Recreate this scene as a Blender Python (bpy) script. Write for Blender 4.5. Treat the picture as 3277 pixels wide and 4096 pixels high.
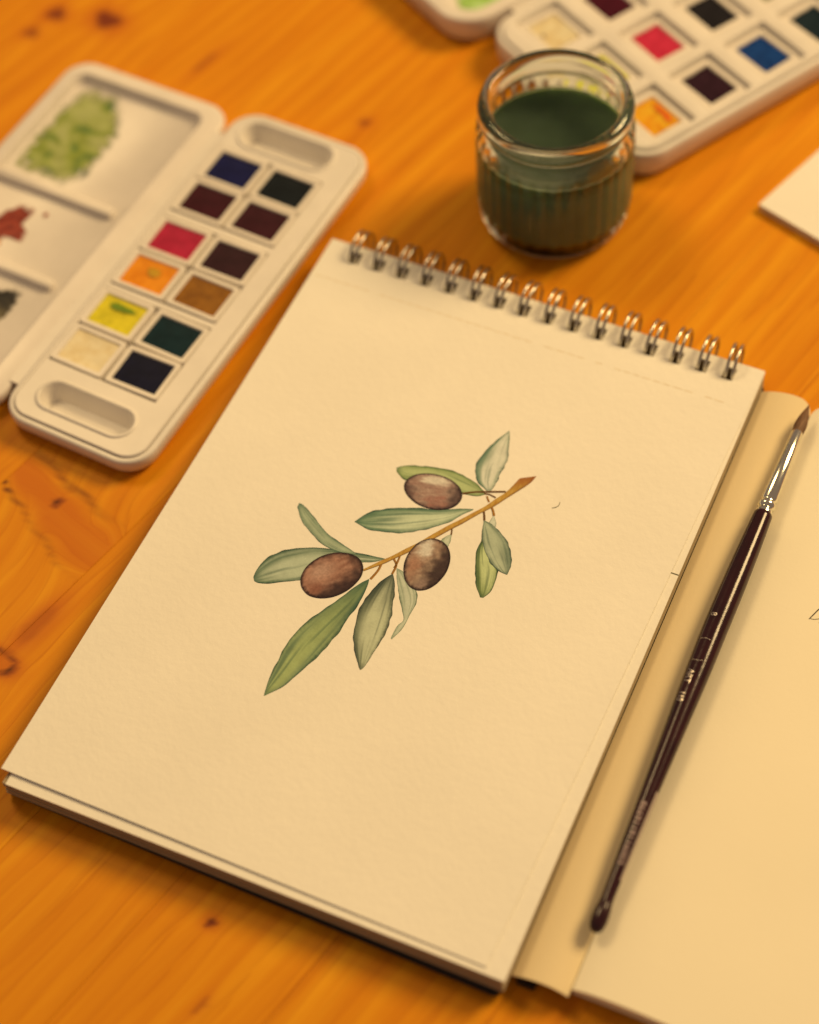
import bpy, bmesh, math, random
import numpy as np
from mathutils import Vector, Matrix, noise

# ------------------------------------------------------------------ scene, camera, light
sc = bpy.context.scene
for o in list(bpy.data.objects):
    bpy.data.objects.remove(o)
COL = sc.collection
MM = 0.001
R = math.radians
rng = random.Random(7)

cam_d = bpy.data.cameras.new('camera')
cam = bpy.data.objects.new('camera', cam_d)
COL.objects.link(cam)
sc.camera = cam
cam_d.sensor_fit = 'HORIZONTAL'
cam_d.sensor_width = 24.0
cam_d.lens = 24.0 * 7400 / 3277
cam_d.clip_start = 0.01
cam_d.clip_end = 20
YAW, PITCH, ROLL = -0.5046836601547808, 0.9654624924312512, -0.09399136371513928
CAM = Vector((0.14577993998412456, -0.25833851991746076, 0.4603737420608562))
fwd = Vector((math.sin(YAW) * math.cos(PITCH), math.cos(YAW) * math.cos(PITCH), -math.sin(PITCH)))
right = Vector((math.cos(YAW), -math.sin(YAW), 0))
up = right.cross(fwd)
r2 = math.cos(ROLL) * right + math.sin(ROLL) * up
u2 = -math.sin(ROLL) * right + math.cos(ROLL) * up
m3 = Matrix((r2, u2, -fwd)).transposed()
cam.matrix_world = Matrix.Translation(CAM) @ m3.to_4x4()
cam_d.dof.use_dof = True
cam_d.dof.focus_distance = (Vector((0.03, 0.000, 0.0105)) - CAM).dot(fwd)
cam_d.dof.aperture_fstop = 3.8
cam_d.dof.aperture_blades = 7

ILL = (1.013, 0.695, 0.345)            # colour of the room's warm lamp light on a white surface
WARM = (1.0, 0.68, 0.31)

world = bpy.data.worlds.new('World')
sc.world = world
world.use_nodes = True
bg = world.node_tree.nodes['Background']
bg.inputs[0].default_value = (1.0, 0.70, 0.50, 1)
bg.inputs[1].default_value = 0.225


def area(name, loc, target, size, power, col):
    d = bpy.data.lights.new(name, 'AREA')
    d.shape = 'DISK'
    d.size = size
    d.energy = power
    d.color = col
    o = bpy.data.objects.new(name, d)
    COL.objects.link(o)
    o.location = loc
    o.rotation_euler = (Vector(target) - Vector(loc)).to_track_quat('-Z', 'Y').to_euler()
    return o


area('table_lamp', (0.92, 1.28, 1.34), (0.0, 0.02, 0), 0.74, 40.0, (1.0, 0.697, 0.32))
area('ceiling_lamp', (-0.84, 0.50, 1.35), (0.05, 0.0, 0), 0.5, 7.8, (1.0, 0.705, 0.33))

sc.view_settings.view_transform = 'Standard'
sc.view_settings.look = 'None'
sc.view_settings.exposure = 0.0
sc.view_settings.gamma = 1.0
sc.view_settings.use_curve_mapping = False


# ------------------------------------------------------------------ helpers
def lin(c):
    c = c / 255.0
    return c / 12.92 if c <= 0.04045 else ((c + 0.055) / 1.055) ** 2.4


def alb(r, g, b):
    """surface colour that looks (r, g, b) in the photo under the warm lamps"""
    return tuple(min(0.9, max(0.002, lin(v) / e)) for v, e in zip((r, g, b), ILL)) + (1.0,)


def tag(o, label, cat, group=None, kind=None):
    if label:
        o['label'] = label
    if cat:
        o['category'] = cat
    if group:
        o['group'] = group
    if kind:
        o['kind'] = kind
    return o


def empty(name, loc=(0, 0, 0), rz=0.0):
    o = bpy.data.objects.new(name, None)
    o.empty_display_size = 0.01
    COL.objects.link(o)
    o.location = loc
    o.rotation_euler = (0, 0, rz)
    return o


def link(name, me, mat=None, parent=None, loc=None, rz=0.0):
    o = bpy.data.objects.new(name, me)
    COL.objects.link(o)
    if mat is not None and not me.materials:
        me.materials.append(mat)
    if parent is not None:
        o.parent = parent
    if loc is not None:
        o.location = loc
    o.rotation_euler = (0, 0, rz)
    return o


def mesh(name, verts, faces, smooth=False, cols=None, scale=MM):
    me = bpy.data.meshes.new(name)
    me.from_pydata([(v[0] * scale, v[1] * scale, v[2] * scale) for v in verts], [], faces)
    me.update()
    if smooth:
        me.polygons.foreach_set('use_smooth', [True] * len(me.polygons))
    if cols is not None:
        a = me.color_attributes.new('Col', 'FLOAT_COLOR', 'POINT')
        a.data.foreach_set('color', np.asarray(cols, dtype=np.float32).ravel())
    return me


class MB:
    """collects simple solids (in mm) into one mesh"""
    def __init__(self):
        self.v, self.f = [], []

    def add(self, v, f):
        n = len(self.v)
        self.v += [tuple(p) for p in v]
        self.f += [tuple(i + n for i in q) for q in f]
        return self

    def box(self, x0, x1, y0, y1, z0, z1):
        v = [(x, y, z) for z in (z0, z1) for y in (y0, y1) for x in (x0, x1)]
        return self.add(v, [(0, 2, 3, 1), (4, 5, 7, 6), (0, 1, 5, 4), (2, 6, 7, 3), (0, 4, 6, 2), (1, 3, 7, 5)])

    def loft(self, loops, cap0=True, cap1=True):
        n = len(loops[0])
        v = [p for lp in loops for p in lp]
        f = []
        for i in range(len(loops) - 1):
            for j in range(n):
                k = (j + 1) % n
                f.append((i * n + j, i * n + k, (i + 1) * n + k, (i + 1) * n + j))
        if cap0:
            f.append(tuple(reversed(range(n))))
        if cap1:
            f.append(tuple(range((len(loops) - 1) * n, len(loops) * n)))
        return self.add(v, f)

    def tube(self, pts, rad, seg=8, closed=False):
        pts = [Vector(p) for p in pts]
        n = len(pts)
        loops = []
        prev = None
        for i, p in enumerate(pts):
            if closed:
                t = pts[(i + 1) % n] - pts[i - 1]
            else:
                t = pts[min(i + 1, n - 1)] - pts[max(i - 1, 0)]
            t.normalize()
            if prev is None:
                a = t.orthogonal().normalized()
            else:
                a = (prev - t * prev.dot(t)).normalized()
            prev = a
            b = t.cross(a)
            r = rad[i] if isinstance(rad, (list, tuple)) else rad
            loops.append([p + r * (math.cos(s) * a + math.sin(s) * b) for s in [2 * math.pi * k / seg for k in range(seg)]])
        if closed:
            loops.append(loops[0])
        return self.loft(loops, not closed, not closed)

    def me(self, name, smooth=False):
        return mesh(name, self.v, self.f, smooth)


def rrect(x0, x1, y0, y1, r, z, n=8):
    out = []
    for cx, cy, a in ((x1 - r, y0 + r, -90), (x1 - r, y1 - r, 0), (x0 + r, y1 - r, 90), (x0 + r, y0 + r, 180)):
        for i in range(n + 1):
            t = R(a + 90 * i / n)
            out.append((cx + r * math.cos(t), cy + r * math.sin(t), z))
    return out


def inset(x0, x1, y0, y1, r, d, z, n=8):
    return rrect(x0 + d, x1 - d, y0 + d, y1 - d, max(r - d, 0.15), z, n)


def auto_smooth(me, ang=40):
    bm = bmesh.new()
    bm.from_mesh(me)
    for f in bm.faces:
        f.smooth = True
    for e in bm.edges:
        if len(e.link_faces) == 2 and e.calc_face_angle(0) > R(ang):
            e.smooth = False
    bm.to_mesh(me)
    bm.free()
    return me


def fix_normals(me):
    bm = bmesh.new()
    bm.from_mesh(me)
    bmesh.ops.recalc_face_normals(bm, faces=bm.faces)
    bm.to_mesh(me)
    bm.free()
    return me


def boolean(base, cutter, bevel=0.3, name='cut'):
    a = bpy.data.objects.new('tmp_a', fix_normals(base))
    b = bpy.data.objects.new('tmp_b', fix_normals(cutter))
    COL.objects.link(a)
    COL.objects.link(b)
    md = a.modifiers.new('b', 'BOOLEAN')
    md.operation = 'DIFFERENCE'
    md.solver = 'EXACT'
    md.object = b
    if bevel:
        bv = a.modifiers.new('v', 'BEVEL')
        bv.width = bevel * MM
        bv.segments = 2
        bv.limit_method = 'ANGLE'
        bv.angle_limit = R(40)
    dg = bpy.context.evaluated_depsgraph_get()
    me = bpy.data.meshes.new_from_object(a.evaluated_get(dg))
    me.name = name
    bpy.data.objects.remove(a)
    bpy.data.objects.remove(b)
    return auto_smooth(me, 35)


def spline(pts, n):
    """n points evenly spread along a smooth curve through pts (2-D)"""
    P = [np.array(q, float) for q in pts]
    P = [2 * P[0] - P[1]] + P + [2 * P[-1] - P[-2]]
    out = []
    for i in range(1, len(P) - 2):
        for k in range(12):
            t = k / 12
            out.append(0.5 * ((2 * P[i]) + (P[i + 1] - P[i - 1]) * t + (2 * P[i - 1] - 5 * P[i] + 4 * P[i + 1] - P[i + 2]) * t * t
                              + (3 * P[i] - P[i - 1] - 3 * P[i + 1] + P[i + 2]) * t ** 3))
    out.append(P[-2])
    out = np.array(out)
    d = np.r_[0, np.cumsum(np.linalg.norm(np.diff(out, axis=0), axis=1))]
    s = np.linspace(0, d[-1], n)
    return np.stack([np.interp(s, d, out[:, 0]), np.interp(s, d, out[:, 1])], 1)


def nz(x, y, z=0.0):
    return noise.noise(Vector((x, y, z)))


def mix(a, b, t):
    t = min(1.0, max(0.0, t))
    return tuple(a[i] * (1 - t) + b[i] * t for i in range(3)) + (1.0,)


def sm(a, b, x):
    t = min(1.0, max(0.0, (x - a) / (b - a)))
    return t * t * (3 - 2 * t)


# ------------------------------------------------------------------ materials
class NT:
    def __init__(self, name):
        self.m = bpy.data.materials.new(name)
        self.m.use_nodes = True
        self.t = self.m.node_tree
        self.b = self.t.nodes['Principled BSDF']

    def n(self, typ, **kw):
        nd = self.t.nodes.new(typ)
        for k, v in kw.items():
            setattr(nd, k, v)
        return nd

    def l(self, a, b):
        self.t.links.new(a, b)

    def coord(self):
        return self.n('ShaderNodeTexCoord').outputs['Object']

    def noise(self, vec, scale, detail=3, rough=0.55):
        nd = self.n('ShaderNodeTexNoise')
        nd.inputs['Scale'].default_value = scale
        nd.inputs['Detail'].default_value = detail
        nd.inputs['Roughness'].default_value = rough
        if vec is not None:
            self.l(vec, nd.inputs['Vector'])
        return nd.outputs['Fac']

    def ramp(self, fac, stops):
        nd = self.n('ShaderNodeValToRGB')
        el = nd.color_ramp.elements
        while len(el) < len(stops):
            el.new(0.5)
        for e, (p, c) in zip(el, stops):
            e.position = p
            e.color = c if len(c) == 4 else tuple(c) + (1,)
        self.l(fac, nd.inputs['Fac'])
        return nd.outputs['Color']

    def math(self, op, a, b=None, c=None):
        nd = self.n('ShaderNodeMath', operation=op)
        for i, v in enumerate((a, b, c)):
            if v is None:
                continue
            if isinstance(v, (int, float)):
                nd.inputs[i].default_value = v
            else:
                self.l(v, nd.inputs[i])
        return nd.outputs[0]

    def mixc(self, fac, a, b, mode='MIX'):
        nd = self.n('ShaderNodeMix', data_type='RGBA', blend_type=mode)
        for sock, v in ((nd.inputs[0], fac), (nd.inputs[6], a), (nd.inputs[7], b)):
            if isinstance(v, (int, float)):
                sock.default_value = v
            elif isinstance(v, tuple):
                sock.default_value = v
            else:
                self.l(v, sock)
        return nd.outputs[2]

    def bump(self, h, strength, dist=0.0002):
        nd = self.n('ShaderNodeBump')
        nd.inputs['Strength'].default_value = strength
        nd.inputs['Distance'].default_value = dist
        self.l(h, nd.inputs['Height'])
        self.l(nd.outputs[0], self.b.inputs['Normal'])

    def set(self, **kw):
        for k, v in kw.items():
            self.b.inputs[k].default_value = v
        return self


def plastic(name, col, rough=0.38, sss=0.0, var=0.05):
    t = NT(name)
    co = t.coord()
    f = t.noise(co, 60, 4)
    dark = tuple(c * (1 - var * 2) for c in col[:3]) + (1,)
    c = t.ramp(f, [(0.3, dark), (0.65, col)])
    t.l(c, t.b.inputs['Base Color'])
    t.set(Roughness=rough)
    t.b.inputs['Specular IOR Level'].default_value = 0.4
    f2 = t.noise(co, 900, 2)
    t.bump(f2, 0.08, 0.0001)
    return t.m


def paper_mat(name, col, bump=0.35, scale=900, var=0.04, spec=0.15):
    t = NT(name)
    co = t.coord()
    f = t.noise(co, 25, 4)
    c = t.ramp(f, [(0.3, tuple(x * (1 - var) for x in col[:3]) + (1,)), (0.7, col)])
    t.l(c, t.b.inputs['Base Color'])
    t.set(Roughness=0.85)
    t.b.inputs['Specular IOR Level'].default_value = spec
    h = t.math('ADD', t.noise(co, scale, 3, 0.6), t.math('MULTIPLY', t.noise(co, scale * 0.35, 2), 0.8))
    t.bump(h, bump, 0.0002)
    return t.m


def paint_mat(name, rough=0.75, grain=0.085):
    """colour comes from the mesh (the painted marks), with pigment grain on top"""
    t = NT(name)
    a = t.n('ShaderNodeAttribute', attribute_name='Col')
    co = t.coord()
    f = t.noise(co, 1400, 3, 0.7)
    g = t.noise(co, 260, 4, 0.6)
    k = t.math('ADD', t.math('MULTIPLY', t.math('SUBTRACT', f, 0.5), grain * 3), t.math('MULTIPLY', t.math('SUBTRACT', g, 0.5), grain * 5))
    nd = t.n('ShaderNodeHueSaturation')
    t.l(t.math('ADD', 1.0, k), nd.inputs['Value'])
    t.l(a.outputs['Color'], nd.inputs['Color'])
    t.l(nd.outputs[0], t.b.inputs['Base Color'])
    if name == 'palette_paint':
        t.l(a.outputs['Alpha'], t.b.inputs['Alpha'])
    t.set(Roughness=rough)
    t.b.inputs['Specular IOR Level'].default_value = 0.15
    t.bump(f, 0.25, 0.0002)
    return t.m


M = {}
PAPER = (0.88, 0.85, 0.77, 1)
M['paper'] = paper_mat('watercolour_paper', PAPER, 0.6, 480, 0.05)
M['paper_edge'] = paper_mat('paper_edges', (0.70, 0.63, 0.52, 1), 0.3, 900)
M['note_paper'] = paper_mat('notebook_paper', alb(243, 199, 130), 0.15, 1200, 0.03)
M['flap_paper'] = paper_mat('notebook_flap_paper', alb(232, 181, 106), 0.15, 1200, 0.03)
M['shaded_edge'] = paper_mat('shaded_paper_edges', (0.44, 0.35, 0.225, 1), 0.5, 900, 0.2)  # paper edges browned to paint in the shade on the block's sides
M['black_card'] = plastic('black_card', (0.018, 0.014, 0.013, 1), 0.55)
M['grey_board'] = paper_mat('grey_board', (0.42, 0.34, 0.25, 1), 0.4, 800)
M['plastic'] = plastic('white_plastic', (0.78, 0.74, 0.69, 1), 0.30)
M['pan_plastic'] = plastic('pan_plastic', (0.80, 0.75, 0.69, 1), 0.28)
M['lid_plastic'] = plastic('palette_plastic', (0.79, 0.74, 0.69, 1), 0.28)
M['marks'] = paint_mat('watercolour_paint')
M['smear'] = paint_mat('palette_paint', 0.4, 0.12)
M['ink'] = NT('ink').set(**{'Base Color': (0.02, 0.008, 0.004, 1), 'Roughness': 0.7}).m
M['pencil'] = NT('pencil').set(**{'Base Color': (0.13, 0.12, 0.07, 1), 'Roughness': 0.7}).m
M['perf'] = NT('perforation').set(**{'Base Color': (0.66, 0.53, 0.33, 1), 'Roughness': 0.9}).m


def metal(name, col, rough, var=0.1):
    t = NT(name)
    f = t.noise(t.coord(), 700, 3)
    t.l(t.ramp(f, [(0.3, tuple(c * (1 - var) for c in col) + (1,)), (0.7, tuple(col) + (1,))]), t.b.inputs['Base Color'])
    t.set(Metallic=1.0, Roughness=rough)
    return t.m


M['wire'] = metal('binding_wire', (0.62, 0.58, 0.50), 0.24)
M['ferrule'] = metal('nickel_ferrule', (0.86, 0.85, 0.74), 0.14)
M['foil'] = metal('silver_foil', (0.78, 0.70, 0.62), 0.3)

t = NT('maroon_lacquer')
f = t.noise(t.coord(), 120, 3)
t.l(t.ramp(f, [(0.3, (0.020, 0.0050, 0.0080, 1)), (0.7, (0.034, 0.0075, 0.0120, 1))]), t.b.inputs['Base Color'])
t.set(Roughness=0.16)
t.b.inputs['Coat Weight'].default_value = 0.0
t.b.inputs['Specular IOR Level'].default_value = 0.4
t.b.inputs['Coat Roughness'].default_value = 0.08
t.bump(t.noise(t.coord(), 900, 2), 0.10, 0.0002)
M['lacquer'] = t.m

t = NT('bristle_hair')
co = t.coord()
mp = t.n('ShaderNodeMapping')
mp.inputs['Scale'].default_value = (4000, 120, 4000)
t.l(co, mp.inputs['Vector'])
f = t.noise(mp.outputs[0], 1.0, 3)
t.l(t.ramp(f, [(0.3, alb(80, 42, 14)), (0.7, alb(130, 78, 32))]), t.b.inputs['Base Color'])
t.set(Roughness=0.6)
t.bump(f, 0.6, 0.0003)
M['hair'] = t.m

t = NT('sticker_film')
t.set(**{'Base Color': alb(166, 128, 88), 'Roughness': 0.4})
M['sticker'] = t.m
t = NT('sticker_print')
t.set(**{'Base Color': alb(176, 128, 92), 'Roughness': 0.5})
M['digits'] = t.m

t = NT('jar_glass')
t.set(**{'Base Color': (0.88, 0.91, 0.85, 1), 'Roughness': 0.0, 'IOR': 1.5, 'Transmission Weight': 1.0})
M['glass'] = t.m

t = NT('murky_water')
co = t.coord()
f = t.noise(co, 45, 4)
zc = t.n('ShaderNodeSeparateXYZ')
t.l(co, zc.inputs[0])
scatter_mask = t.math('MULTIPLY', t.math('SUBTRACT', 0.0325, zc.outputs['Z']), 220.0)       # paler below the surface, painting in light scattered through the water
scatter_mask = t.math('MINIMUM', t.math('MAXIMUM', scatter_mask, 0.0), 1.0)
clear = t.ramp(f, [(0.25, alb(55, 58, 31)), (0.75, alb(70, 71, 40))])  # tone at the surface, without the painted scatter
scatter_lit = t.ramp(f, [(0.25, alb(100, 106, 62)), (0.75, alb(124, 128, 78))])
t.l(t.mixc(scatter_mask, clear, scatter_lit), t.b.inputs['Base Color'])
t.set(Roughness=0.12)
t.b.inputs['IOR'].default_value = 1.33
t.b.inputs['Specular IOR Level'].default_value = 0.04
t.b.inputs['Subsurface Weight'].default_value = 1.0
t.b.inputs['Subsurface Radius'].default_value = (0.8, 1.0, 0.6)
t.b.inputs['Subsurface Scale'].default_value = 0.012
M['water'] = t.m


def cake_mat(name, c1, c2=None, rough=0.5, scale=300):
    t = NT(name)
    c1 = alb(*c1)
    c2 = alb(*c2) if c2 else tuple(x * 0.72 for x in c1[:3]) + (1,)
    co = t.coord()
    f = t.noise(co, scale, 4, 0.6)
    t.l(t.ramp(f, [(0.36, c2), (0.62, c1)]), t.b.inputs['Base Color'])
    t.set(Roughness=rough)
    t.b.inputs['Specular IOR Level'].default_value = 0.07
    t.bump(t.noise(co, 900, 3), 0.3, 0.0004)
    return t.m


# pine, varnished
t = NT('varnished_pine')
at = t.n('ShaderNodeAttribute', attribute_name='grain')       # (u along, ring phase across, plank id)
dk = t.n('ShaderNodeAttribute', attribute_name='knot')        # r: knot, g: red halo, b: dark crack
mp = t.n('ShaderNodeMapping')
mp.inputs['Scale'].default_value = (0.012, 0.20, 7.3)
t.l(at.outputs['Vector'], mp.inputs['Vector'])
broad = t.noise(mp.outputs[0], 1.0, 3, 0.5)
mp2 = t.n('ShaderNodeMapping')
mp2.inputs['Scale'].default_value = (0.05, 1.5, 11.0)
t.l(at.outputs['Vector'], mp2.inputs['Vector'])
fine = t.noise(mp2.outputs[0], 1.0, 4, 0.6)
mp3 = t.n('ShaderNodeMapping')
mp3.inputs['Scale'].default_value = (0.25, 7.0, 3.0)
t.l(at.outputs['Vector'], mp3.inputs['Vector'])
pores = t.noise(mp3.outputs[0], 1.0, 2, 0.6)
sp = t.n('ShaderNodeSeparateXYZ')
t.l(at.outputs['Vector'], sp.inputs[0])
ph = t.math('ADD', sp.outputs['Y'], t.math('MULTIPLY', broad, 16.0))
saw = t.math('FRACT', t.math('ADD', t.math('MULTIPLY', ph, 1 / 6.5), sp.outputs['Z']))
late = t.math('POWER', saw, 5.0)
late = t.math('MULTIPLY', late, t.math('SUBTRACT', 1.0, t.math('POWER', saw, 40.0)))
gl = t.math('MULTIPLY', late, t.math('MULTIPLY', t.math('SUBTRACT', fine, 0.30), 1.7))
base = t.ramp(broad, [(0.22, alb(205, 104, 7)), (0.52, alb(218, 119, 10)), (0.8, alb(231, 136, 15))])
base = t.mixc(t.math('MULTIPLY', t.math('SUBTRACT', fine, 0.45), 0.2), base, alb(190, 86, 3))
base = t.mixc(t.math('MINIMUM', t.math('MAXIMUM', gl, 0.0), 0.5), base, alb(174, 74, 4))
base = t.mixc(t.math('MULTIPLY', t.math('SUBTRACT', pores, 0.5), 0.2), base, alb(180, 80, 3))
sk = t.n('ShaderNodeSeparateColor')
t.l(dk.outputs['Color'], sk.inputs[0])
base = t.mixc(t.math('MULTIPLY', sk.outputs[1], 0.75), base, alb(190, 82, 14))
base = t.mixc(sk.outputs[0], base, alb(118, 42, 14))
base = t.mixc(sk.outputs[2], base, alb(58, 24, 8))
t.l(base, t.b.inputs['Base Color'])
t.set(Roughness=0.48)
t.b.inputs['Specular IOR Level'].default_value = 0.10
t.bump(t.math('ADD', fine, t.math('MULTIPLY', late, 0.8)), 0.12, 0.0003)
M['pine'] = t.m

# ------------------------------------------------------------------ table top of glued pine planks
TA = R(75.6)
tu = np.array((math.cos(TA), math.sin(TA)))
tv = np.array((math.sin(TA), -math.cos(TA)))
table = empty('table_top', (0, 0, 0), 0)
tag(table, 'orange varnished pine table top of glued planks with small knots', 'table', kind='structure')


def to_uv(x, y):
    return (x * tu[0] + y * tu[1], x * tv[0] + y * tv[1])


# knots: x, y (mm), half length along grain, half width, knot, halo, crack
KN = [(-206.3, 181.4, 4.4, 5.6, 0.95, 0.9, 0.0), (-226.4, 177.4, 3.6, 3.8, 0.85, 0.8, 0.0), (-229.9, 164.9, 3.0, 3.2, 0.6, 0.5, 0.0),
      (-92.4, 167.1, 2.2, 2.2, 0.55, 0.5, 0.0), (-2.2, -119.3, 1.6, 1.7, 0.9, 0.7, 0.5), (6.1, -140.2, 3.0, 1.0, 0.4, 0.4, 0.0),
      (-160.5, 175.5, 7.0, 1.4, 0.35, 0.5, 0.0), (-110.1, -17.6, 2.6, 1.5, 0.7, 0.8, 0.8), (-93.4, -59.0, 8, 2.6, 0.25, 0.9, 0.0)]
KNUV = [to_uv(k[0], k[1]) + k[2:] for k in KN]
SA, SB = np.array(to_uv(-128, -9)), np.array(to_uv(-88.5, -30))      # branch that crosses a plank
KBIG = to_uv(-96.8, -72.9)
JO = [56.8 + 44.6 * k for k in range(-11, 13)]
US, UE = -520.0, 520.0
for pi in range(len(JO) - 1):
    v0, v1 = JO[pi], JO[pi + 1]
    vs = np.r_[v0 + 0.06, np.linspace(v0 + 0.4, v1 - 0.4, 34), v1 - 0.06]
    us = np.r_[np.linspace(US, -200, 40), np.linspace(-199, 290, 330), np.linspace(291, UE, 30)]
    if v0 > 200 or v1 < -300:          # far from the things on the table: coarser
        us, vs = us[::5], vs[::3]
    U, V = np.meshgrid(us, vs, indexing='ij')
    nu, nv = U.shape
    pid = pi * 1.37 % 5.1
    slope = [0.02, -0.03, 0.035, -0.015, 0.01, -0.04][pi % 6]
    PH = V + slope * U + 3.0 * np.sin(U / 95 + pid * 3) + 1.2 * np.sin(U / 37 + V / 14 + pid)
    K0 = np.zeros_like(U)
    K1 = np.zeros_like(U)
    K2 = np.zeros_like(U)
    for (ku, kv, a, b, s, h, c) in KNUV:
        if kv < v0 - 8 or kv > v1 + 8:
            continue
        d = np.sqrt(((U - ku) / a) ** 2 + ((V - kv) / b) ** 2)
        wob = 0.16 * np.sin(3 * np.arctan2(V - kv, U - ku) + ku)
        K0 = np.maximum(K0, s * np.clip((1.15 + wob - d) / 0.4, 0, 1))
        K1 = np.maximum(K1, h * np.exp(-np.clip(d - 0.8, 0, None) ** 2 / 1.4))
        K2 = np.maximum(K2, c * np.clip((0.55 - d) / 0.3, 0, 1))
        PH += 4.0 * np.sign(V - kv + 1e-6) * b / 3 * np.exp(-d / 2.2)
    if v0 < -100 < v1:        # the big crossing branch with dark rims
        ab = SB - SA
        L = np.linalg.norm(ab)
        tt = ((U - SA[0]) * ab[0] + (V - SA[1]) * ab[1]) / L ** 2
        px, py = U - SA[0] - tt * ab[0], V - SA[1] - tt * ab[1]
        sd = (px * -ab[1] + py * ab[0]) / L
        tt2 = np.clip(tt, 0, 1.0)
        dist = np.sqrt(sd ** 2 + ((tt - tt2) * L) ** 2)
        wv = np.sin(U * 0.23 + V * 0.11) + 0.6 * np.sin(U * 0.11 - V * 0.37 + 1.3)
        hw = 7.2 + 3.0 * tt2 + 1.0 * wv
        inside = np.clip((hw - dist) / 5.0, 0, 1)
        rim = np.exp(-((dist - hw) / (0.7 + 0.25 * np.sin(U * 0.31))) ** 2)
        K1 = np.maximum(K1, inside * 0.85 * np.clip(1.3 - 0.5 * tt2, 0, 1))
        wob = np.clip(0.62 + 0.4 * np.sin(U * 0.13 + V * 0.19) + 0.12 * np.sin(U * 0.8 + V * 0.5), 0, 1)
        K0 = np.maximum(K0, rim * (0.35 + 0.5 * wob) * np.clip(1.15 - tt2, 0.15, 1))
        K2 = np.maximum(K2, rim * 0.75 * np.clip(0.9 - tt, 0, 1) * wob)
        PH += (sd * 1.4 - (V - (v0 + v1) / 2)) * inside * 0.7 + np.sign(sd) * 6 * np.exp(-np.clip(dist - hw, 0, None) / 9) * (1 - inside)
    # loose knot with a crack round it, on the next plank
    d = np.sqrt(((U - KBIG[0]) / 3.0) ** 2 + ((V - KBIG[1]) / 4.6) ** 2)
    if v0 < KBIG[1] + 9 and v1 > KBIG[1] - 9:
        side = (U - KBIG[0]) < 1.0
        K1 = np.maximum(K1, np.exp(-np.clip(d - 1, 0, None) ** 2 / 0.9))
        ring = np.exp(-((d - 1.0) / 0.12) ** 2)
        K2 = np.maximum(K2, ring * np.where(side, 1.0, 0.35))
        K0 = np.maximum(K0, np.exp(-((d - 1.15) / 0.25) ** 2) * 0.7)
        PH += 3 * np.sign(V - KBIG[1]) * np.exp(-d / 1.6)
    Z = np.zeros_like(U)
    Z[:, 0] -= 0.05
    Z[:, -1] -= 0.05
    X = U * tu[0] + V * tv[0]
    Y = U * tu[1] + V * tv[1]
    verts = np.stack([X, Y, Z], -1).reshape(-1, 3)
    bot = verts.copy()
    idx = np.arange(nu * nv).reshape(nu, nv)
    q = np.stack([idx[:-1, :-1], idx[1:, :-1], idx[1:, 1:], idx[:-1, 1:]], -1).reshape(-1, 4)
    # underside and edges of the plank
    ring_i = np.r_[idx[:, 0], idx[-1, 1:], idx[-2::-1, -1], idx[0, -2:0:-1]]
    nb = len(verts)
    low = verts[ring_i].copy()
    low[:, 2] = -28.0
    verts = np.r_[verts, low]
    faces = [tuple(int(i) for i in f) for f in q]
    nr = len(ring_i)
    for i in range(nr):
        j = (i + 1) % nr
        faces.append((int(ring_i[i]), int(ring_i[j]), nb + j, nb + i))
    faces.append(tuple(nb + i for i in range(nr)))
    me = mesh('plank', verts.tolist(), faces, smooth=False)
    fix_normals(me)
    a = me.attributes.new('grain', 'FLOAT_VECTOR', 'POINT')
    g = np.stack([U, PH, np.full_like(U, pid)], -1).reshape(-1, 3)
    g = np.r_[g, g[ring_i]]
    a.data.foreach_set('vector', g.astype(np.float32).ravel())
    kc = np.stack([K0, K1, K2, np.ones_like(U)], -1).reshape(-1, 4)
    kc = np.r_[kc, kc[ring_i]]
    a = me.color_attributes.new('knot', 'FLOAT_COLOR', 'POINT')
    a.data.foreach_set('color', kc.astype(np.float32).ravel())
    link('plank', me, M['pine'], table)


# ------------------------------------------------------------------ sketchpad
pad = empty('sketchpad', (0, 0, 0))
tag(pad, 'spiral bound watercolour sketchpad open at a page with a painted olive branch', 'sketchpad')
NR = 16
RX = [-63.5 + i * 8.56 for i in range(NR)]                   # wire loops


def sheet_z(x, y):
    tt = min(1, max(0, (105 - y) / 210))
    wl = min(1, max(0, (75 - x) / 150))
    return 9.70 + 0.15 * tt + (0.1 + 0.45 * wl) * tt ** 2.5 + 0.13 * tt * (math.sin(x / 17 + y / 31) + math.sin(y / 23 - x / 41 + 1.0))


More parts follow.
